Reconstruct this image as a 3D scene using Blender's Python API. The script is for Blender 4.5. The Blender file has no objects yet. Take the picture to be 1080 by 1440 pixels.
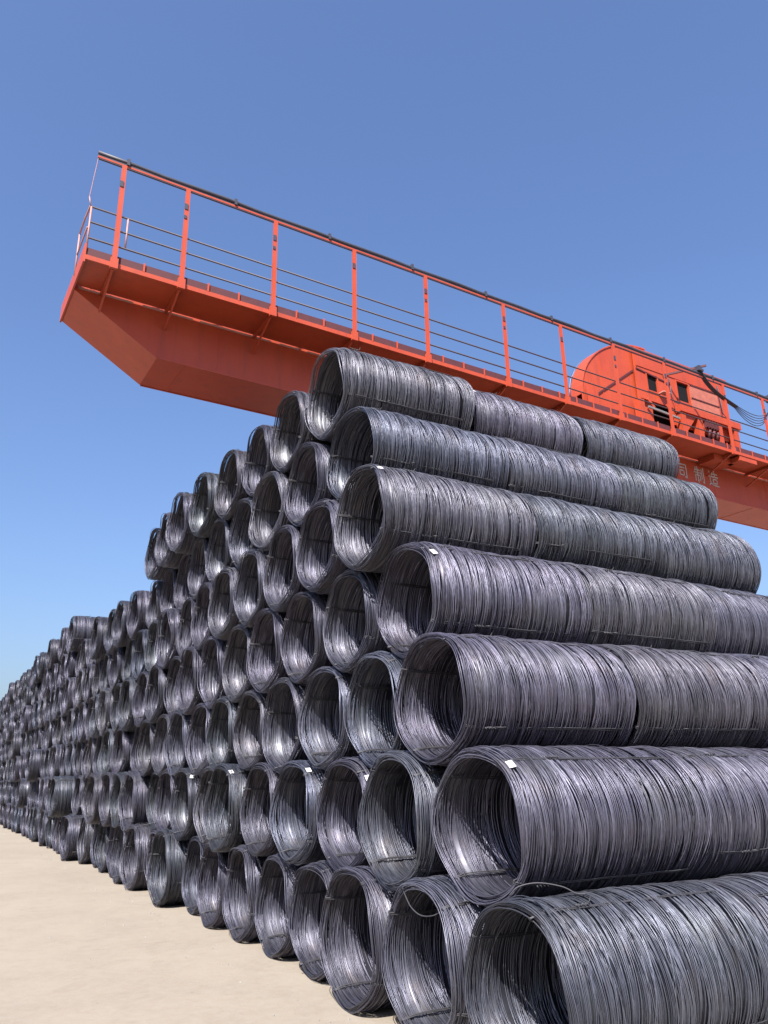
import bpy, math, random
import numpy as np
from mathutils import Matrix, Vector

sc = bpy.context.scene
col = sc.collection

# ------------------------------------------------------------------ camera
cam_d = bpy.data.cameras.new('camera')
cam_d.sensor_fit = 'VERTICAL'; cam_d.sensor_height = 36.0
cam_d.lens = 36.0 * 1098.46 / 1440.0
cam_d.clip_start = 0.05; cam_d.clip_end = 5000
cam = bpy.data.objects.new('camera', cam_d); col.objects.link(cam)
cr = Vector((0.87211539, -0.48896642, -0.01807155))
cu = Vector((-0.14219696, -0.28861449, 0.94682718))
cf = Vector((0.4681824, 0.82317284, 0.32123468))
m3 = Matrix((cr, cu, -cf)).transposed()
cam.matrix_world = Matrix.Translation((-3.93991, -4.92363, 2.03611)) @ m3.to_4x4()
sc.camera = cam

# ------------------------------------------------------------------ light
SUN = Vector((0.50, 0.52, -0.85)).normalized()          # direction the light travels
world = bpy.data.worlds.new('World'); sc.world = world; world.use_nodes = True
wn = world.node_tree; wn.nodes.clear()
sky = wn.nodes.new('ShaderNodeTexSky'); sky.sky_type = 'NISHITA'; sky.sun_disc = False
sky.sun_elevation = math.asin(-SUN.z)
sky.sun_rotation = math.atan2(-SUN.x, -SUN.y)
sky.altitude = 0; sky.air_density = 1.3; sky.dust_density = 3.0; sky.ozone_density = 5.0
bg = wn.nodes.new('ShaderNodeBackground'); bg.inputs['Strength'].default_value = 0.076
wo = wn.nodes.new('ShaderNodeOutputWorld')
hs = wn.nodes.new('ShaderNodeHueSaturation'); hs.inputs['Saturation'].default_value = 1.03
tn = wn.nodes.new('ShaderNodeMix'); tn.data_type = 'RGBA'; tn.blend_type = 'MULTIPLY'; tn.inputs[0].default_value = 1
tn.inputs[7].default_value = (.965, .975, 1.13, 1)
wn.links.new(sky.outputs[0], hs.inputs['Color']); wn.links.new(hs.outputs[0], tn.inputs[6])
wn.links.new(tn.outputs[2], bg.inputs[0]); wn.links.new(bg.outputs[0], wo.inputs[0])
sun_d = bpy.data.lights.new('sun', 'SUN'); sun_d.energy = 5.0; sun_d.angle = math.radians(0.5)
sun_d.color = (1.0, 0.955, 0.89)
sun = bpy.data.objects.new('sun', sun_d); col.objects.link(sun)
sun.rotation_euler = SUN.to_track_quat('-Z', 'Y').to_euler()
sun.location = (-20, -20, 30)
vs = sc.view_settings
sc.display_settings.display_device = 'sRGB'
vs.view_transform = 'Standard'; vs.look = 'None'; vs.exposure = 1.3; vs.gamma = 1.0
vs.use_curve_mapping = False
sc.cycles.max_bounces = 3; sc.cycles.diffuse_bounces = 1; sc.cycles.glossy_bounces = 1

# ------------------------------------------------------------------ materials
class NT:
    def __init__(s, name):
        s.m = bpy.data.materials.new(name); s.m.use_nodes = True
        s.t = s.m.node_tree; s.n = s.t.nodes
        s.p = s.n['Principled BSDF']
    def new(s, ty, **kw):
        n = s.n.new(ty)
        for k, v in kw.items(): setattr(n, k, v)
        return n
    def link(s, a, b): s.t.links.new(a, b)
    def noise(s, scale, detail=4, rough=.55, vec=None, dist=0.0):
        n = s.new('ShaderNodeTexNoise'); n.inputs['Scale'].default_value = scale
        n.inputs['Detail'].default_value = detail; n.inputs['Roughness'].default_value = rough
        n.inputs['Distortion'].default_value = dist
        if vec is not None: s.link(vec, n.inputs['Vector'])
        return n.outputs['Fac']
    def ramp(s, fac, stops):
        r = s.new('ShaderNodeValToRGB'); e = r.color_ramp.elements
        while len(e) < len(stops): e.new(.5)
        for k, (p, c) in zip(e, stops):
            k.position = p; k.color = (c[0], c[1], c[2], 1) if hasattr(c, '__len__') else (c, c, c, 1)
        s.link(fac, r.inputs[0]); return r.outputs[0]
    def mix(s, fac, a, b, blend='MIX'):
        n = s.new('ShaderNodeMix', data_type='RGBA', blend_type=blend)
        for inp, v in ((n.inputs[0], fac), (n.inputs[6], a), (n.inputs[7], b)):
            if hasattr(v, 'links'): s.link(v, inp)
            elif hasattr(v, '__len__'): inp.default_value = (v[0], v[1], v[2], 1)
            else: inp.default_value = v
        return n.outputs[2]
    def bump(s, h, strength, dist=0.01):
        b = s.new('ShaderNodeBump'); b.inputs['Strength'].default_value = strength
        b.inputs['Distance'].default_value = dist
        s.link(h, b.inputs['Height']); s.link(b.outputs[0], s.p.inputs['Normal'])

def plain(name, rgb, rough=.6, metal=0.0):
    t = NT(name); oc = t.new('ShaderNodeTexCoord').outputs['Object']
    f = t.noise(6, 4, .6, oc)
    t.link(t.mix(t.ramp(f, ((.3, 0), (.75, 1))), [c * .82 for c in rgb], [min(1, c * 1.12) for c in rgb]), t.p.inputs['Base Color'])
    t.p.inputs['Roughness'].default_value = rough; t.p.inputs['Metallic'].default_value = metal
    return t.m

def steel():
    t = NT('wire_rod_steel')
    at = t.new('ShaderNodeAttribute', attribute_name='strand')
    oi = t.new('ShaderNodeObjectInfo')
    oc = t.new('ShaderNodeTexCoord').outputs['Object']
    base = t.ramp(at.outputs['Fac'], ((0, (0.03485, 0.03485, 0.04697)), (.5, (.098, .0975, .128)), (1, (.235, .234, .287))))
    tint = t.ramp(oi.outputs['Random'], ((0, (.82, .93, 1.02)), (.16, (1.0, 1.01, 1.06)), (.32, (1.06, 1.0, 1.09)), (.46, (.88, .98, .94)),
                                         (.60, (.86, .88, .92)), (.74, (.97, .93, 1.04)), (.88, (1.12, 1.12, 1.08)), (1, (.95, .90, .90))))
    c = t.mix(1.0, base, tint, 'MULTIPLY')
    rn = t.ramp(t.noise(3.1, 5, .65, oc), ((.52, 0), (.78, 1)))
    mul = t.new('ShaderNodeMath', operation='MULTIPLY'); t.link(rn, mul.inputs[0]); mul.inputs[1].default_value = .42
    c = t.mix(mul.outputs[0], c, (0.0947, 0.06667, 0.05455))
    du = t.ramp(t.noise(1.3, 4, .6, oc, .3), ((.5, 0), (.72, .3)))
    c = t.mix(du, c, (0.1288, 0.1439, 0.1515))
    t.link(c, t.p.inputs['Base Color'])
    t.p.inputs['Metallic'].default_value = .68; t.p.inputs['Specular IOR Level'].default_value = .8
    r = t.ramp(t.noise(9, 3, .6, oc), ((.25, .37), (.8, .54)))
    t.link(r, t.p.inputs['Roughness'])
    return t.m

def orange_paint():
    t = NT('orange_crane_paint')
    tc = t.new('ShaderNodeTexCoord'); oc = tc.outputs['Object']
    f = t.ramp(t.noise(.9, 5, .6, oc), ((.3, 0), (.7, 1)))
    c = t.mix(f, (.33, .040, .0135), (.38, .053, .018))
    mp = t.new('ShaderNodeMapping'); mp.inputs['Scale'].default_value = (3.0, 3.0, .35); t.link(oc, mp.inputs[0])
    g = t.ramp(t.noise(1.6, 5, .7, mp.outputs[0]), ((.48, 0), (.80, .55)))
    c = t.mix(g, c, (0.1742, 0.03182, 0.01667))
    t.link(c, t.p.inputs['Base Color'])
    t.p.inputs['Roughness'].default_value = .5
    t.bump(t.noise(5, 3, .5, oc), .08, .02)
    return t.m

def ground_mat():
    t = NT('pale_yard_ground')
    g = t.new('ShaderNodeNewGeometry').outputs['Position']
    big = t.ramp(t.noise(.35, 6, .6, g, .4), ((.3, 0), (.7, 1)))
    c = t.mix(big, (0.1985, 0.1644, 0.1273), (0.2348, 0.2, 0.1568))
    st = t.ramp(t.noise(1.5, 8, .72, g, .5), ((.45, 0), (.66, .45)))
    c = t.mix(st, c, (0.1636, 0.1341, 0.1038))
    fi = t.ramp(t.noise(7, 8, .75, g), ((.38, 0), (.68, .6)))
    c = t.mix(fi, c, (0.2386, 0.2121, 0.1788))
    sp = t.ramp(t.noise(26, 3, .7, g), ((.62, 0), (.8, .35)))
    c = t.mix(sp, c, (0.1364, 0.1121, 0.08485))
    t.link(c, t.p.inputs['Base Color']); t.p.inputs['Roughness'].default_value = .9
    t.bump(t.noise(14, 6, .7, g), .35, .02)
    return t.m

M = dict(steel=steel(), orange=orange_paint(), ground=ground_mat(),
         tie=plain('tie_wire_steel', (.045, .044, .05), .6, .3),
         tag=plain('white_tag', (0.5303, 0.5152, 0.5303), .6),
         dark=plain('dark_cable', (.035, .034, .05), .55),
         rail=plain('grey_rail_steel', (.045, .030, .036), .55, .0),
         toe=plain('dark_red_toe_board', (.07, .012, .016), .7),
         pale=plain('pale_pink_paint', (0.3939, 0.1818, 0.1515), .55),
         panel=plain('faded_orange_panel', (0.3485, 0.1023, 0.06818), .55),
         black=plain('interior_shade_black', (.012, .012, .014), .8),  # near-black colour standing in for shade inside the house
         glass=plain('dark_window_glass', (.02, .022, .026), .12),
         blue=plain('blue_edge_trim', (.03, .07, .16), .5),
         white=plain('white_lettering', (0.3788, 0.3258, 0.3106), .6),
         grey=plain('grey_machinery', (.20, .19, .19), .5, .3))

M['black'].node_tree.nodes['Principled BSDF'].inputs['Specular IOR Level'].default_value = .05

# ------------------------------------------------------------------ mesh helpers
class MB:
    def __init__(s): s.v = []; s.f = []
    def add(s, v, f):
        b = len(s.v); s.v += [tuple(p) for p in v]; s.f += [tuple(i + b for i in q) for q in f]; return s
    def box(s, x0, x1, y0, y1, z0, z1):
        v = [(x, y, z) for x in (x0, x1) for y in (y0, y1) for z in (z0, z1)]
        return s.add(v, [(0, 1, 3, 2), (4, 6, 7, 5), (0, 4, 5, 1), (2, 3, 7, 6), (0, 2, 6, 4), (1, 5, 7, 3)])
    def prism(s, pts, y0, y1):
        """outline in (x, z), clockwise seen from -y, extruded along y"""
        n = len(pts)
        v = [(x, y0, z) for x, z in pts] + [(x, y1, z) for x, z in pts]
        f = [tuple(range(n)), tuple(range(2 * n - 1, n - 1, -1))]
        f += [(i, i + n, (i + 1) % n + n, (i + 1) % n) for i in range(n)]
        return s.add(v, f)
    def bar(s, a, b, w, h=None, up=(0, 0, 1)):
        a, b = Vector(a), Vector(b); d = (b - a).normalized(); h = h or w
        u = Vector(up)
        if abs(d.dot(u)) > .98: u = Vector((1, 0, 0))
        r = d.cross(u).normalized() * w / 2; q = r.cross(d).normalized() * h / 2
        v = [p + i * r + j * q for p in (a, b) for i, j in ((-1, -1), (1, -1), (1, 1), (-1, 1))]
        return s.add(v, [(3, 2, 1, 0), (4, 5, 6, 7)] + [(i, (i + 1) % 4, (i + 1) % 4 + 4, i + 4) for i in range(4)])
    def tube(s, pts, r, n=6, closed=False):
        pts = [Vector(p) for p in pts]; k = len(pts); v = []
        for i, p in enumerate(pts):
            a = pts[(i - 1) % k] if (closed or i) else p
            b = pts[(i + 1) % k] if (closed or i < k - 1) else p
            d = (b - a).normalized(); u = Vector((0, 0, 1)) if abs(d.z) < .9 else Vector((0, 1, 0))
            e = d.cross(u).normalized(); g = e.cross(d)
            v += [p + r * (math.cos(t) * e + math.sin(t) * g) for t in (2 * math.pi * j / n for j in range(n))]
        f = [(i * n + j, i * n + (j + 1) % n, ((i + 1) % k) * n + (j + 1) % n, ((i + 1) % k) * n + j)
             for i in range(k if closed else k - 1) for j in range(n)]
        if not closed: f += [tuple(range(n - 1, -1, -1)), tuple(range((k - 1) * n, k * n))]
        return s.add(v, f)
    def mesh(s, name, mat, smooth=False):
        me = bpy.data.meshes.new(name); me.from_pydata([tuple(p) for p in s.v], [], s.f)
        me.materials.append(mat)
        if smooth: me.polygons.foreach_set('use_smooth', [True] * len(me.polygons))
        me.update(); return me
    def build(s, name, mat, parent=None, smooth=False):
        return place(name, s.mesh(name, mat, smooth), parent)

def place(name, me, parent=None):
    o = bpy.data.objects.new(name, me); col.objects.link(o)
    if parent is not None: o.parent = parent
    return o

def tagp(o, label=None, cat=None, group=None, kind=None):
    if label: o['label'] = label
    if cat: o['category'] = cat
    if group: o['group'] = group
    if kind: o['kind'] = kind
    return o

def empty(name, loc, rz=0):
    o = bpy.data.objects.new(name, None); col.objects.link(o)
    o.location = loc; o.rotation_euler = (0, 0, rz); o.empty_display_size = .3
    return o

# ------------------------------------------------------------------ ground
g = MB()
xs = [-1500, -300, -60, -20, 0, 20, 60, 300, 1500]
ys = [-1500, -300, -60, -20, 0, 20, 60, 300, 1500]
g.add([(x, y, 0) for x in xs for y in ys],
      [(i * 9 + j, (i + 1) * 9 + j, (i + 1) * 9 + j + 1, i * 9 + j + 1) for i in range(8) for j in range(8)])
tagp(g.build('ground', M['ground']), kind='structure')

# ------------------------------------------------------------------ coils
RING, ECC, LC = 0.571, 0.036, 1.98       # ring radius, centre offset, coil length
ROUT = RING + ECC

def grid_mesh(name, V, F, strand):
    me = bpy.data.meshes.new(name)
    me.vertices.add(len(V)); me.vertices.foreach_set('co', V.astype(np.float32).ravel())
    me.loops.add(F.size); me.loops.foreach_set('vertex_index', F.astype(np.int32).ravel())
    me.polygons.add(len(F)); me.polygons.foreach_set('loop_start', np.arange(0, F.size, 4, dtype=np.int32))
    me.polygons.foreach_set('use_smooth', np.ones(len(F), dtype=bool))
    a = me.attributes.new('strand', 'FLOAT', 'POINT'); a.data.foreach_set('value', strand.astype(np.float32))
    me.materials.append(M['steel']); me.update(); me.validate()
    return me

def coil_mesh(seed, loops, seg, sides, wr):
    """one endless wire wound into loops whose centres wander (a rosette), over an added dark liner that keeps light out of the gaps"""
    R = np.random.default_rng(seed)
    J = loops + 2
    phi = np.cumsum(R.normal(1.35, .75, J))
    ecc = ECC * np.sqrt(R.uniform(.45, 1, J))
    endt = np.minimum(np.arange(J), np.arange(J)[::-1]) / J
    ecc *= np.clip(.72 + endt * 7, 0, 1)
    xj = np.linspace(0, 1, J) * LC + R.normal(0, .009, J)
    xj = np.clip(xj, 0, LC)
    rad = RING + R.normal(0, .004, J) + .008 * np.interp(np.linspace(0, 9, J), np.arange(10), R.normal(0, 1, 10))
    rad += .014 * (np.clip(endt * 30, 0, 1) ** .6) - .006
    sm = lambda a, w: np.convolve(np.pad(a, w, mode='edge'), np.ones(2 * w + 1) / (2 * w + 1), 'valid')
    tilt = (.020 + .038 * np.abs(sm(R.normal(0, 2.2, J), 6))) * R.uniform(.5, 1.4, J) * np.clip(endt * 25, .45, 1)
    psi = np.cumsum(R.normal(.04, .33, J))
    stray = (R.random(J) < .025) & (endt > .02); ecc = np.where(stray, ecc * 1.4, ecc); tilt = np.where(stray, tilt * 2.2, tilt)
    n = loops * seg + 1
    t = np.arange(n) / seg; th = 2 * np.pi * t
    jj = np.arange(J)
    I = lambda a: np.interp(t, jj, a)
    ph, ec, x, ra, ti, ps = I(phi), I(ecc), I(xj), I(rad), I(tilt), I(psi)
    y = ec * np.cos(ph) + ra * np.cos(th); z = ec * np.sin(ph) + ra * np.sin(th)
    x = x + ti * np.cos(th - ps)
    lobe = .5 - .5 * np.cos(4 * (th - math.pi / 6))                    # ends bulge between the four ties
    x = x - .036 * lobe * np.exp(-x / .14) + .036 * lobe * np.exp(-(LC - x) / .16)
    wob = .006 * np.sin(3 * th + ph) * R.normal(0, 1) 
    rx = np.stack([np.zeros(n), np.cos(th), np.sin(th)], 1); ax = np.array([[1., 0, 0]])
    C = np.stack([x, y, z], 1) + rx * wob[:, None]
    an = 2 * np.pi * np.arange(sides) / sides
    V = (C[:, None] + wr * (np.cos(an)[None, :, None] * rx[:, None] + np.sin(an)[None, :, None] * ax[None])).reshape(-1, 3)
    i = np.arange(n - 1)[:, None] * sides; k = np.arange(sides)[None]; k2 = (k + 1) % sides
    F = np.stack([i + k, i + k2, i + sides + k2, i + sides + k], -1).reshape(-1, 4)
    val = np.clip(R.normal(.5, .14, J), 0, 1)
    run = np.interp(np.linspace(0, 40, J), np.arange(41), R.normal(0, .09, 41))
    val = np.clip(val + run, 0, 1)
    st = np.repeat(np.repeat(val[:loops], seg), sides); st = np.concatenate([st, np.full(sides, val[-1])])
    # added liner: smooth tube inside the wall, stops light leaking through
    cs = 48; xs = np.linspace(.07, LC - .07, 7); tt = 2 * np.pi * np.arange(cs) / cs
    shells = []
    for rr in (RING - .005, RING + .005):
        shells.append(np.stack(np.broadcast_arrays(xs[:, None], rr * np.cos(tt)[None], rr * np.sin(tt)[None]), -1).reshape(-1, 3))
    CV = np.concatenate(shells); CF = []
    for sh, fl in ((0, 1), (1, 0)):
        o = sh * len(xs) * cs
        for a in range(len(xs) - 1):
            for b in range(cs):
                q = [o + a * cs + b, o + a * cs + (b + 1) % cs, o + (a + 1) * cs + (b + 1) % cs, o + (a + 1) * cs + b]
                CF.append(q if fl else q[::-1])
    o = len(xs) * cs
    for a in (0, len(xs) - 1):
        for b in range(cs):
            b2 = (b + 1) % cs
            q = [a * cs + b, o + a * cs + b, o + a * cs + b2, a * cs + b2]
            CF.append(q if a == 0 else q[::-1])
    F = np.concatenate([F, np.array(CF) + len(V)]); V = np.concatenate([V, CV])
    st = np.concatenate([st, np.full(len(CV), .0)])  # liner takes the darkest tone, as shade between the wires
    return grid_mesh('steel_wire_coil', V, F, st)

def tie_mesh(seed):
    """two thin wires pulled tight round the wall of the coil, twisted together outside"""
    R = random.Random(seed); m = MB()
    ro, ri = ROUT + .009, RING - ECC - .008
    for s in (-1, 1):
        pts = []
        def P(x, r, k): pts.append((x, s * .007 + .004 * R.uniform(-1, 1), r + .003 * R.uniform(-1, 1)))
        for k in range(13): P(.06 + (LC - .12) * k / 12, ro - (.014 if k in (0, 12) else 0), k)
        P(LC + .008, ro - .035, 0); P(LC + .014, RING, 0); P(LC + .008, ri + .035, 0)
        for k in range(13): P(LC - .06 - (LC - .12) * k / 12, ri + (.014 if k in (0, 12) else 0), k)
        P(-.008, ri + .035, 0); P(-.014, RING, 0); P(-.008, ro - .035, 0)
        m.tube(pts, .0058, 4, True)
    x0 = R.uniform(.12, .5); kn = []
    for k in range(15): kn.append((x0 + .009 * k, .011 * math.cos(k * 1.7), ro + .012 + .011 * math.sin(k * 1.7)))
    m.tube(kn, .0055, 4)
    m.tube([(x0 + .126, .01, ro + .012), (x0 + .15, .025, ro + .03), (x0 + .16, .03, ro + .055)], .0045, 4)
    return m.mesh('tie_wire', M['tie'], True)

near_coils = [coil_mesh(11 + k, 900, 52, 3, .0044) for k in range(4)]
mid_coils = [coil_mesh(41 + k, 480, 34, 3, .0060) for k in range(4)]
ties = [tie_mesh(k) for k in range(4)]
tm = MB()
tm.box(-.035, .035, -.045, .045, 0, .003)
tag_me = tm.mesh('tag', M['tag'])

ORD = ['zeroth', 'first', 'second', 'third', 'fourth', 'fifth', 'sixth', 'seventh', 'eighth', 'ninth', 'tenth', 'eleventh',
       'twelfth', 'thirteenth', 'fourteenth', 'fifteenth', 'sixteenth', 'seventeenth', 'eighteenth', 'nineteenth']
def ordinal(n):
    if n < 20: return ORD[n]
    tens = {2: ('twentieth', 'twenty'), 3: ('thirtieth', 'thirty'), 4: ('fortieth', 'forty'), 5: ('fiftieth', 'fifty')}[n // 10]
    return tens[0] if n % 10 == 0 else tens[1] + '-' + ORD[n % 10]
LAYER = ['bottom', 'second', 'third', 'fourth', 'fifth', 'sixth', 'top']

S, H, R0 = 1.2534, 1.05553, 0.606
OFF = {(6, 0): .14, (5, 0): .19, (4, 0): -.03, (3, 0): .17, (2, 0): .04, (1, 0): .04, (0, 0): -.17, (0, 1): -.16, (0, 2): -.19,
       (0, 3): -.01, (0, 4): .04, (0, 5): .04, (0, 6): .03, (0, 7): .16, (0, 8): -.11, (6, 1): .07, (6, 2): .07, (6, 3): -.01,
       (6, 4): -.12, (6, 5): -.2, (6, 6): -.15, (6, 7): -.08, (1, 1): -.05, (1, 2): .05, (1, 3): 0, (1, 4): .03, (1, 5): -.1,
       (1, 6): .13, (1, 7): .04, (2, 1): .12, (2, 2): .1, (2, 3): .08, (2, 4): .1, (2, 5): .06, (2, 6): .11, (5, 12): -.25, (5, 9): .0, (5, 10): -.1, (5, 11): -.05, (6, 16): -.12, (6, 18): -.1, (6, 20): -.2, (6, 24): -.15}
TAGS = {(4, 0, 0), (3, 0, 0), (1, 0, 0), (1, 2, 0), (1, 3, 0), (1, 5, 0), (1, 7, 0), (6, 0, 1)}
rnd = random.Random(7)

def coil(L, i, k, xoff, detail):
    me = rnd.choice(near_coils if detail == 2 else mid_coils)
    if detail >= 1:
        o = empty('steel_wire_coil', (0, 0, 0)); place('winding', me, o)
    else: o = place('steel_wire_coil', me)
    rot = rnd.randrange(4) * math.pi / 2 + rnd.gauss(0, .12)
    quarter = int(round(rot / (math.pi / 2))) % 2
    o.location = (xoff, i * S + L * S / 2 + rnd.gauss(0, .008), R0 + L * H + rnd.gauss(0, .004) * (L > 0))
    o.rotation_euler = (rot, rnd.gauss(0, .003), rnd.gauss(0, .006))
    sc_ = rnd.uniform(.975, 1.015)
    sag = rnd.uniform(-.008, .042) + (.012 if L < 3 else 0)          # the weight above squashes a coil a little
    sy, sz = sc_ * (1 + sag * .6), sc_ * (1 - sag)
    lx = 1.045 if (L == 4 and i == 0) else 1
    o.scale = (lx, sz, sy) if quarter else (lx, sy, sz)
    if (L, i) == (6, 0) and k == 0: o.scale = (1, 1.05, 1.05); o.location.z += .07
    if k > 0: o.location.z += rnd.uniform(-.02, .01); o.location.y += rnd.uniform(-.03, .01)
    o.location.z -= R0 * (1 - sz) if L == 0 else 0
    if i == 0:
        where = ('front', 'middle', 'rear')[k]
        lab = 'dark steel wire coil, %s of the %s layer at the pile near end' % (where, LAYER[L])
    else:
        lab = 'dark steel wire coil in the %s layer, %s along from the near corner' % (LAYER[L], ordinal(i + 1))
    if (L, i, k) in TAGS: lab += ', white tag'
    tagp(o, lab, 'wire coil', 'steel wire coils stacked in the long pile')
    if detail >= 1:
        for q in range(4):
            t = place('tie_wire', rnd.choice(ties), o)
            t.rotation_euler = (q * math.pi / 2 + math.pi / 6 + rnd.gauss(0, .07) - math.pi / 2, 0, 0)
    if (L, i, k) in TAGS:
        t = place('tag', tag_me, o); a = math.radians(rnd.uniform(126, 142)) - rot
        t.location = (.055, (ROUT + .010) * math.cos(a), (ROUT + .010) * math.sin(a))
        t.rotation_euler = (a - math.pi / 2, -.12, rnd.uniform(-.5, .5))
        t.scale = (.85, .85, 1)
    return o

def column_range(L):
    if L == 6: return list(range(0, 8)) + list(range(16, 40))
    return range(0, 40 if L > 0 else 38)

spots = {}
for L in range(7):
    for i in column_range(L):
        if (L, i) in OFF: x = OFF[(L, i)]
        elif i < 9: x = .07 + rnd.gauss(0, .06)
        else:
            x = .03 + rnd.gauss(0, .075)
            if rnd.random() < .09 and L > 0: x -= rnd.uniform(.12, .22) if i < 15 else rnd.uniform(.15, .42)
        spots[(L, i)] = x
        d = 2 if i <= 13 else (1 if i <= 18 else 0)
        coil(L, i, 0, x, d)
        if i == 0:
            x1 = x + LC + (.12 if L == 6 else .03 + .08 * (L == 4) + .03 * (L in (0, 1, 5))) + rnd.uniform(0, .02)
            coil(L, i, 1, x1, 2); coil(L, i, 2, x1 + LC + (.11 if L == 6 else .03 + .06 * (L == 4)) + rnd.uniform(0, .02), 2)

# coils standing deeper in the pile, behind the visible face
bm = MB(); NB = 20
ring = [(math.cos(2 * math.pi * a / NB), math.sin(2 * math.pi * a / NB)) for a in range(NB)]
for (L, i), x in spots.items():
    if i == 0: continue
    for k in (1, 2):
        x0 = x + (LC + .08) * k + (.1 if x < -.1 else 0); yc, zc = i * S + L * S / 2, R0 + L * H
        v = [(x0 + dx, yc + r * c, zc + r * s) for r in (.595, .485) for dx in (0, LC) for c, s in ring]
        f = []
        for a in range(NB):
            b = (a + 1) % NB
            f += [(a, NB + a, NB + b, b), (2 * NB + a, 2 * NB + b, 3 * NB + b, 3 * NB + a),
                  (a, b, 2 * NB + b, 2 * NB + a), (NB + a, 3 * NB + a, 3 * NB + b, NB + b)]
        bm.add(v, f)
for L in range(7):                                     # far end of the pile, beyond the left edge of the picture
    for i in range(column_range(L)[-1] + 1, 60):
        x0 = rnd.gauss(0, .06); yc, zc = i * S + L * S / 2, R0 + L * H
        v = [(x0 + dx, yc + r * c, zc + r * s) for r in (.595, .485) for dx in (0, LC) for c, s in ring]
        f = []
        for a in range(NB):
            b = (a + 1) % NB
            f += [(a, NB + a, NB + b, b), (2 * NB + a, 2 * NB + b, 3 * NB + b, 3 * NB + a),
                  (a, b, 2 * NB + b, 2 * NB + a), (NB + a, 3 * NB + a, 3 * NB + b, NB + b)]
        bm.add(v, f)
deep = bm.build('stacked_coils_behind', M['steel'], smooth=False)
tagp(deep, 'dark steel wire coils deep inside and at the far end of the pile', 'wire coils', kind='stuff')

# grit swept up along the foot of the pile
gr = MB(); rg = random.Random(21)
for k in range(520):
    yy = rg.uniform(-3, 40); xx = -.25 - abs(rg.gauss(0, .45)) if k % 3 else rg.uniform(-6, -.4); r = rg.uniform(.004, .014) * (1.3 if yy > 8 else 1)
    a = rg.uniform(0, 6.28)
    gr.add([(xx + r * math.cos(a + q * 1.571) * rg.uniform(.7, 1.3), yy + r * math.sin(a + q * 1.571), 0.0005) for q in range(4)] + [(xx, yy, r * .8)],
           [(0, 1, 4), (1, 2, 4), (2, 3, 4), (3, 0, 4)])
tagp(gr.build('grit', M['grey']), 'small dark grit scattered on the yard at the foot of the pile', 'grit', kind='stuff')

# loose ends of wire on two of the bottom coils
def curve_pts(p, n=6):
    p = [Vector(a) for a in p]; q = [p[0] * 2 - p[1]] + p + [p[-1] * 2 - p[-2]]; out = []
    for a, b, c, d in zip(q, q[1:], q[2:], q[3:]):
        for k in range(n):
            t = k / n
            out.append(.5 * (2 * b + (c - a) * t + (2 * a - 5 * b + 4 * c - d) * t * t + (3 * b - a - 3 * c + d) * t ** 3))
    return out + [p[-1]]
lo = place('loose_wire', MB().tube(curve_pts([(-.16 + .0 + a, b, c) for a, b, c in [(.05, .34, 1.10), (.0, .27, 1.13), (-.03, .18, 1.08), (-.05, .05, 1.0), (-.04, -.08, .955), (-.02, -.22, .965), (.02, -.30, 1.0)]]), .0052, 6).mesh('loose_wire', M['tie'], True))
lo.location = (0, S, 0)
tagp(lo, 'slack loop of wire hanging across the mouth of a bottom coil', 'loose wire')
lo2 = place('loose_wire', MB().tube(curve_pts([(.06, .18, 1.19), (.12, .14, 1.25), (.24, .06, 1.275), (.38, -.04, 1.25), (.46, -.10, 1.205), (.52, -.14, 1.20)]), .0052, 6).mesh('loose_wire', M['tie'], True))
lo2.location = (-.1, 0, 0)
tagp(lo2, 'stray bent wire sticking up on top of the nearest bottom coil', 'loose wire')

# ------------------------------------------------------------------ gantry crane
YAW = math.radians(2.0)
crane = empty('gantry_crane', (-2.1, 9.0, 0), YAW)
tagp(crane, 'orange gantry crane girder with railed walkway above the coil pile', 'crane')
XE = 34.0                                       # girder runs on to the right, out of view
FL = 11.74                                      # walkway floor
# box girder with a raked end
gir = [(-.50, 11.72), (XE, 11.72), (XE, 10.52), (1.28, 10.52), (-.50, 11.62)]
girder = MB().prism(gir, 1.06, 2.42).build('girder', M['orange'], crane)
MB().box(-.46, XE, 1.16, 2.32, 11.72, 11.90).build('top_plate', M['orange'], crane)
fl = MB().box(1.30, XE, 1.03, 1.06, 10.505, 10.56); fl.box(1.30, XE, 2.42, 2.45, 10.505, 10.56); fl.build('bottom_flange', M['orange'], girder)
MB().box(-.535, -.50, -.02, 2.46, 11.60, 12.02).build('end_plate', M['orange'], crane)
for k in range(2):
    MB().box(-.3, XE, 1.40 + k * .72, 1.46 + k * .72, 11.90, 11.99).build('trolley_rail', M['rail'], crane)
# walkway
xx = -.42; sg = random.Random(3)
while xx < XE - 2:
    ln = sg.choice((.5, 1.1, 1.5, 1.7))
    MB().box(xx, xx + ln, 1.046, 1.058, 11.655, 11.70).build('gap_sunlight_strip', M['pale'], crane); xx += ln + sg.uniform(.08, .3)  # pale strips paint the broken line of sunlight through the floor gap
MB().box(-.50, XE, .03, 1.022, FL - .03, FL).build('walkway_floor', M['orange'], crane)
ea = MB().box(-.50, XE, -.02, .03, FL - .075, FL + .025).build('edge_angle', M['orange'], crane)
MB().box(-.50, XE, .012, .022, FL + .03, FL + .21).build('toe_board', M['toe'], crane)
px_ = [.03, 1.38, 3.42, 5.47, 7.54, 10.08, 12.17, 14.28, 16.5, 19.38, 21.5, 23.6, 25.7, 27.8, 29.9, 32.0]
post_me = MB().box(-.047, .047, -.075, -.023, FL - .12, 14.10).mesh('post', M['orange'])
foot_me = MB().box(-.075, .075, -.083, -.015, FL - .13, FL + .10).mesh('post_foot', M['orange'])
clamp_me = MB().box(-.06, .012, -.09, -.0765, 13.56, 13.70).mesh('clamp', M['dark'])
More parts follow.
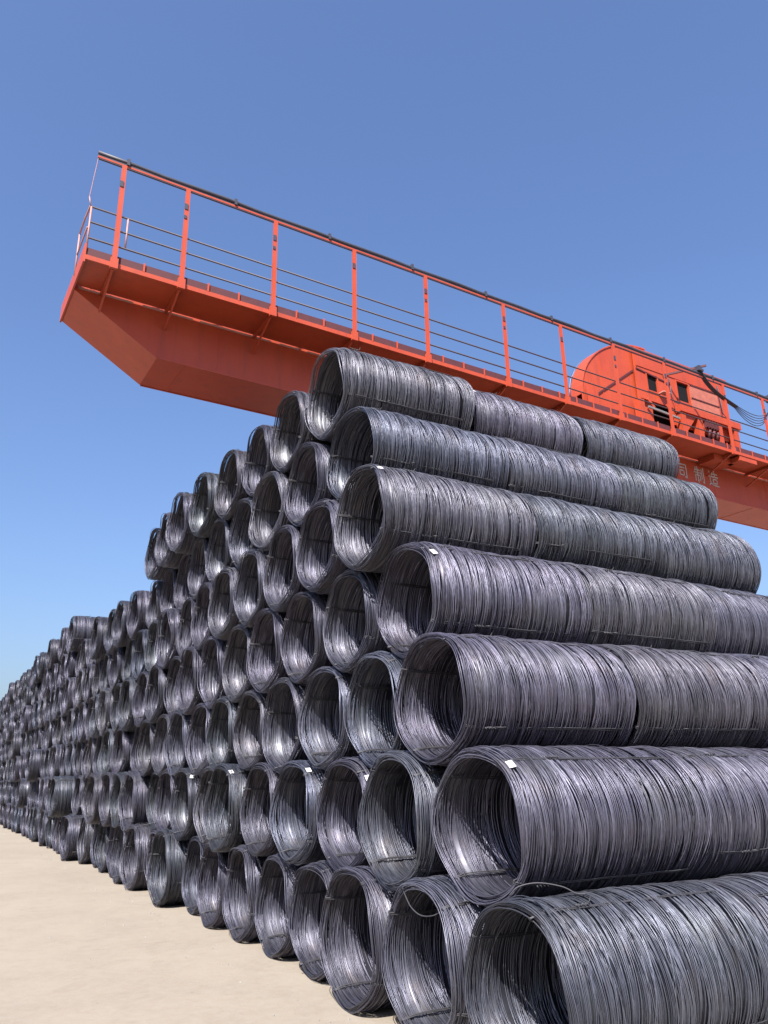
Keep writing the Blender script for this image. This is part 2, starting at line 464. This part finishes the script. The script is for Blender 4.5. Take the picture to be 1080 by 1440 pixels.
clamp2_me = MB().box(-.06, .0, -.09, -.0765, 13.32, 13.40).mesh('clamp', M['dark'])
cap_me = MB().bar((0, -.05, 14.02), (0, .02, 14.17), .05, .05).mesh('rail_hook', M['dark'])
br = MB().prism([(-.03, FL - .035), (.03, FL - .035), (.03, FL - .11), (-.03, FL - .11)], .03, 1.055)
br.bar((0, .10, FL - .09), (0, 1.05, FL - .50), .04, .04)
br_me = br.mesh('bracket', M['orange'])
for k, x in enumerate(px_):
    p = place('post', post_me, crane); p.location.x = x
    for me, nm in ((foot_me, 'post_foot'), (clamp_me, 'clamp'), (cap_me, 'rail_hook')):
        c = place(nm, me, p)
    if k % 3 != 0: place('clamp', clamp2_me, p)
    b = place('bracket', br_me, crane); b.location.x = x
stub_me = MB().box(-.018, .018, -.024, -.005, FL + .02, FL + .22).mesh('toe_bracket', M['orange'])
x = .62
sx = random.Random(5)
while x < XE - .3:
    if min(abs(x - q) for q in px_) > .22:
        s_ = place('toe_bracket', stub_me, crane); s_.location.x = x
    x += .66 + sx.uniform(-.03, .03)
for z, nm in ((12.90, 'handrail'), (12.54, 'mid_rail'), (12.17, 'lower_rail')):
    MB().tube([(-.50, -.0, z), (XE, -.0, z)], .019, 6).build(nm, M['rail'], crane, True)
for xx, z0 in ((-.50, 11.9), (.22, 12.17)):
    MB().tube([(xx, 0, z0), (xx, 0, 12.9)], .018, 6).build('rail_upright', M['pale'], crane, True)
MB().tube([(-.52, 0, 12.92), (-.53, .5, 12.95), (-.53, 1.0, 12.92)], .018, 6).build('end_rail', M['pale'], crane, True)
MB().tube([(-.53, .0, 12.4), (-.53, 1.0, 12.4)], .016, 6).build('end_rail', M['pale'], crane, True)
MB().tube([(-.53, 1.0, 11.9), (-.53, 1.0, 12.92)], .018, 6).build('rail_upright', M['pale'], crane, True)
MB().tube([(-.52, 0, 12.92), (-.56, 0, 13.12)], .012, 5).build('rail_upright', M['pale'], crane, True)
# cable track along the post tops
MB().box(-.48, XE, -.05, -.01, 14.075, 14.098).build('track_lip', M['dark'], crane)
tr = MB().box(-.50, XE, -.055, -.005, 14.10, 14.14).build('cable_track', M['orange'], crane)
MB().tube([(-.50 + k * .7, -.03 + .006 * math.sin(k * 1.3), 14.225 + .012 * math.sin(k * 2.1)) for k in range(50)], .045, 8).build('cable', M['dark'], crane, True)
MB().box(-.5, XE, -.045, -.015, 14.148, 14.18).build('track_lip', M['dark'], tr)
for k in range(14):
    xx = .1 + k * 2.35
    MB().box(xx - .03, xx + .03, -.085, .025, 14.15, 14.30).build('cable_clip', M['dark'], crane)
MB().tube([(-.48, -.03, 14.2), (-.56, 0, 13.12)], .006, 4).build('stay_wire', M['pale'], crane)
# gantry legs and end carriage beyond the right edge of the picture
for yy in (.2, 3.3):
    l = MB(); l.bar((29.5, 1.2 if yy < 1 else 2.3, 10.52), (29.5, yy - 1.6 if yy < 1 else yy + 1.6, .9), .62, .8, (1, 0, 0)); l.build('leg', M['orange'], crane)
MB().box(29.1, 29.9, -2.6, 6.2, .35, .95).build('end_carriage', M['orange'], crane)
for yy in (-2.0, 5.6):
    w = MB(); w.tube([(29.35, yy, .27), (29.65, yy, .27)], .27, 20); w.build('wheel', M['rail'], crane, True)

jb = MB().box(18.9, 19.9, .35, .95, 11.50, 11.70); jb.build('junction_box', M['orange'], crane)
MB().box(19.72, 20.6, .0, .5, 11.50, 11.66).build('landing_bracket', M['orange'], crane)
for k in range(11):
    MB().box(2.6 + k * 2.85, 2.618 + k * 2.85, 1.054, 1.0605, 10.57, 11.64).build('weld_seam', M['orange'], girder)
for k in range(8):
    MB().box(1.9 + k * 3.3, 1.93 + k * 3.3, 1.10, 2.38, 10.512, 10.5205).build('weld_seam', M['orange'], girder)
# lettering on the web: strokes on a ten by ten grid
GLY = [
 (18.17, [[(1, 9), (8.6, 9), (8.6, 1), (7.2, 1.5)], [(2, 7), (6.6, 7)], [(2.2, 5.2), (6.1, 5.2), (6.1, 2.4), (2.2, 2.4), (2.2, 5.2)]]),
 (18.98, [[(2.1, 9.6), (1.2, 7.6)], [(1.5, 8.1), (6.1, 8.1)], [(.4, 6.4), (6.7, 6.4)], [(3.7, 9.8), (3.7, .3)], [(1.3, 1.4), (1.3, 4.8), (6, 4.8), (6, 1.8), (5, 1.8)],
          [(7.7, 8.8), (7.7, 3)], [(9.5, 9.7), (9.5, .6), (8.4, 1)]]),
 (19.70, [[(1, 9.3), (2.1, 8.1)], [(.5, 6.2), (2.3, 6.2), (1.3, 3.4), (2.5, 2.2)], [(.4, .8), (2.5, 2.1), (4.2, .9), (9.8, .6)], [(4.6, 9.3), (3.7, 7.4)], [(4.3, 8), (9.2, 8)],
          [(3.2, 6.2), (9.8, 6.2)], [(6.5, 9.8), (6.5, 6.2)], [(4.5, 2.1), (4.5, 4.7), (8.5, 4.7), (8.5, 2.1), (4.5, 2.1)]])]
for gi, (gx, strokes) in enumerate(GLY):
    m = MB(); W, Hh = .050, .056
    for si, st in enumerate(strokes):
        for a, b in zip(st[:-1], st[1:]):
            d = Vector((b[0] - a[0], b[1] - a[1])).normalized() * .35
            yy = 1.0545 - .0006 * (si % 5)
            m.bar((gx + (a[0] - 5 - d.x) * W, yy, 11.20 + (a[1] - 5 - d.y) * Hh), (gx + (b[0] - 5 + d.x) * W, yy, 11.20 + (b[1] - 5 + d.y) * Hh), .007, .042, (0, 0, 1) if abs(b[0] - a[0]) > abs(b[1] - a[1]) * .2 else (1, 0, 0))
    m.build('painted_character', M['white'], crane)

# ------------------------------------------------------------------ trolley on the girder
tro = empty('crane_trolley', (-2.1, 9.0, 11.99), YAW)
tagp(tro, 'orange crane trolley with round-backed machine house riding on the girder', 'crane trolley')
Z0 = 11.99
def tz(m):
    m.v = [(a, b, c - Z0) for a, b, c in m.v]; return m
arc = [(17.6 - 3.2 * math.cos(t), 13.2 + 2.42 * math.sin(t)) for t in [math.pi / 2 * k / 16 for k in range(17)]]
def wall_with_holes(x0, x1, z0, z1, holes, y0, y1):
    """wall pieces round rectangular openings"""
    m = MB(); xs = sorted({x0, x1} | {h[0] for h in holes} | {h[1] for h in holes}); zs = sorted({z0, z1} | {h[2] for h in holes} | {h[3] for h in holes})
    for a, b in zip(xs[:-1], xs[1:]):
        for c, d in zip(zs[:-1], zs[1:]):
            mx, mz = (a + b) / 2, (c + d) / 2
            if not any(h[0] < mx < h[1] and h[2] < mz < h[3] for h in holes): m.box(a, b, y0, y1, c, d)
    return m
HT = 15.40
HY0, HY1 = 1.42, 1.92
tz(MB().prism([(14.4, 12.3)] + arc + [(17.6, 12.3)], HY0, HY0 + .05)).build('hood_plate', M['orange'], tro)
tz(MB().prism([(14.4, 12.3)] + arc + [(17.6, 12.3)], HY1 - .05, HY1)).build('hood_plate', M['orange'], tro)
tz(MB().box(17.6, 21.6, 2.5, 2.56, 12.55, HT)).build('house_back_wall', M['orange'], tro)
holes = [(17.36, 17.86, 14.0, 14.62), (18.86, 19.46, 13.98, 14.72)]
opening = (16.95, 18.5, 13.0, 13.62)
fw = tz(wall_with_holes(16.85, 21.6, 13.10, HT, holes + [opening], 1.30, 1.36)).build('house_front_wall', M['orange'], tro)
ro = MB()
for a, b in zip(arc[:-1], arc[1:]):
    ro.add([(a[0], HY0 - .03, a[1]), (b[0], HY0 - .03, b[1]), (b[0], HY1 + .03, b[1]), (a[0], HY1 + .03, a[1]),
            (a[0], HY0 - .03, a[1] + .05), (b[0], HY0 - .03, b[1] + .05), (b[0], HY1 + .03, b[1] + .05), (a[0], HY1 + .03, a[1] + .05)],
           [(0, 1, 2, 3), (7, 6, 5, 4), (0, 4, 5, 1), (3, 2, 6, 7), (0, 3, 7, 4), (1, 5, 6, 2)])
tz(ro).build('curved_roof', M['orange'], tro)
tz(MB().tube([(a[0] - .02, HY1 + .04, a[1] + .03) for a in arc], .04, 6)).build('roof_edge_trim', M['blue'], tro, True)
tz(MB().box(16.85, 21.66, 1.24, 2.64, HT + .002, HT + .05)).build('flat_roof', M['orange'], tro)
tz(MB().box(21.54, 21.6, 1.36, 2.5, 12.9, HT - .003)).build('house_side_wall', M['orange'], tro)
tz(MB().box(17.0, 21.5, 1.94, 1.96, 12.2, 15.0)).build('house_shade_sheet', M['black'], tro)  # added black sheet, paints the shade behind the lower opening
for h in holes:
    f = MB(); a, b, c, d = h
    f.box(a - .05, a, 1.27, 1.30, c - .05, d + .05); f.box(b, b + .05, 1.27, 1.30, c - .05, d + .05)
    f.box(a, b, 1.27, 1.30, c - .05, c); f.box(a, b, 1.27, 1.30, d, d + .05)
    w = tz(f).build('window', M['orange'], tro)
    tz(MB().box(a + .002, b - .002, 1.345, 1.352, c + .002, d - .002)).build('pane', M['black'], w)  # opaque black sheet, paints the darkness of an open window
tz(MB().box(17.83, 18.16, 1.06, 1.262, 13.96, 14.0)).build('window_ledge', M['pale'], tro)
sh = tz(MB().box(19.5, 20.95, 1.22, 1.27, 13.72, 14.70)).build('hinged_panel', M['panel'], tro)
for z in (14.70, 14.2): tz(MB().box(19.47, 20.98, 1.20, 1.218, z - .02, z + .02)).build('panel_rib', M['toe'], sh)
# pitched seams on the front wall
sm = MB(); sm.bar((14.6, 1.40, 13.0), (16.84, 1.40, 14.64), .03, .05); sm.bar((16.87, 1.285, 14.68), (18.4, 1.285, 14.52), .03, .045)
tz(sm).build('wall_seam', M['toe'], tro)
rb = MB()
for xx in (16.9, 18.35, 19.78, 21.2): rb.box(xx, xx + .035, 1.275, 1.299, 14.78, HT - .02)
rb.box(16.9, 21.5, 1.28, 1.299, 14.80, 14.83)
tz(rb).build('wall_rib', M['orange'], tro)
for xx in (15.3, 16.1):
    tz(MB().box(xx, xx + .03, HY0 - .015, HY0 - .001, 12.6, 13.2 + 2.42 * math.sqrt(1 - ((17.6 - xx) / 3.2) ** 2) - .1)).build('wall_rib', M['orange'], tro)
tz(MB().tube([(18.45, 1.26, 14.7), (18.45, 1.24, 14.0), (18.5, 1.2, 13.8), (19.0, 1.18, 13.75), (19.3, 1.15, 13.7)], .018, 6)).build('conduit', M['dark'], tro, True)
tz(MB().tube([(21.1, 1.25, 15.1), (21.1, 1.22, 14.0), (21.2, 1.1, 13.7)], .02, 6)).build('conduit', M['dark'], tro, True)
for xx in (17.2, 18.1): tz(MB().bar((xx, 1.25, 13.62), (xx + .28, 1.25, 13.36), .04, .10)).build('opening_gusset', M['orange'], tro)
tz(MB().bar((17.0, 1.1, 13.22), (18.5, 1.1, 13.14), .05, .07)).build('grey_bar', M['grey'], tro)
for k in range(3):
    tz(MB().tube([(19.9 + k * .22, 1.0, 13.0), (19.9 + k * .22, 1.12, 12.7)], .05, 8)).build('cable_gland', M['toe'], tro, True)
# lower frame
tz(MB().box(18.5, 21.7, 1.0, 1.22, 13.40, 13.64)).build('frame_beam', M['orange'], tro)
tz(MB().box(14.2, 21.6, 1.98, 2.45, 12.2, 12.52)).build('frame_beam', M['orange'], tro)
tz(MB().box(18.5, 21.5, 1.22, 1.30, 13.55, 13.60)).build('platform', M['toe'], tro)
for xx in (14.45, 16.55, 18.55, 19.4, 20.45, 21.35):
    tz(MB().box(xx, xx + .22, 1.05, 1.29, 12.28, 13.40)).build('frame_post', M['orange'], tro)
kn = MB(); kn.prism([(18.77, 13.4), (19.4, 13.4), (18.77, 12.7)], 1.1, 1.16); kn.prism([(19.62, 13.4), (20.2, 13.4), (19.62, 12.8)], 1.1, 1.16)
tz(kn).build('gusset', M['orange'], tro)
for k in range(5): tz(MB().box(19.75 + k * .14, 19.8 + k * .14, .96, 1.1, 13.08, 13.34)).build('cable_bracket', M['toe'], tro)
for xx in (14.6, 16.0, 18.9, 20.9):
    for yy in (1.43, 2.15):
        w = MB(); w.tube([(xx, yy - .05, Z0 + .20), (xx, yy + .05, Z0 + .20)], .20, 18); tz(w).build('wheel', M['rail'], tro, True)
tz(MB().box(13.9, 21.6, 1.28, 1.36, 12.05, 12.27)).build('bogie_beam', M['orange'], tro)
mt = MB(); mt.tube([(16.9, 1.6, 12.65), (18.2, 1.6, 12.65)], .26, 16); tz(mt).build('motor', M['grey'], tro, True)
mt = MB(); mt.tube([(20.6, 1.2, 12.55), (21.2, 1.2, 12.55)], .16, 14); tz(mt).build('motor', M['orange'], tro, True)
tz(MB().bar((18.2, 1.28, 14.75), (18.75, .0, 14.66), .05, .07)).build('tow_arm', M['toe'], tro)
tz(MB().box(18.17, 18.30, -.13, .04, 14.31, 14.46)).build('cable_carrier', M['dark'], tro)
tz(MB().box(18.12, 18.36, -.15, .06, 14.27, 14.34)).build('cable_carrier', M['dark'], tro)
tz(MB().box(16.25, 21.75, .6, 1.0, 11.96 - .12, 11.99)).build('catwalk', M['orange'], tro) if False else None

# sagging supply cables hung from the track
fes = empty('festoon_cable', (-2.1, 9.0, 13.3), YAW)
tagp(fes, 'bundle of black supply cables sagging from the track beside the trolley', 'cable')
def bez(p, n=18):
    out = []
    for k in range(n + 1):
        t = k / n; q = [Vector(a) for a in p]
        while len(q) > 1: q = [a.lerp(b, t) for a, b in zip(q[:-1], q[1:])]
        out.append(q[0] - Vector((0, 0, 13.3)))
    return out
for k in range(5):
    d = .05 * k
    MB().tube(bez([(18.26, -.12 + .03 * k, 14.35), (18.55, -.1 + .03 * k, 13.75), (19.2, -.1 + .03 * k, 13.62), (19.95, -.1 + .03 * k, 13.42)]), .017, 5).build('cable', M['dark'], fes, True)
    MB().tube(bez([(19.95, -.1 + .03 * k, 13.42), (20.6, -.1 + .03 * k, 13.25 - d * 2.2), (21.6, -.1 + .03 * k, 13.1 - d * 2), (22.0, -.1 + .03 * k, 14.16)]), .013, 5).build('cable', M['dark'], fes, True)
MB().box(21.9, 22.1, -.13, .06, 14.1 - 13.3, 14.35 - 13.3).build('cable_hanger', M['dark'], fes)
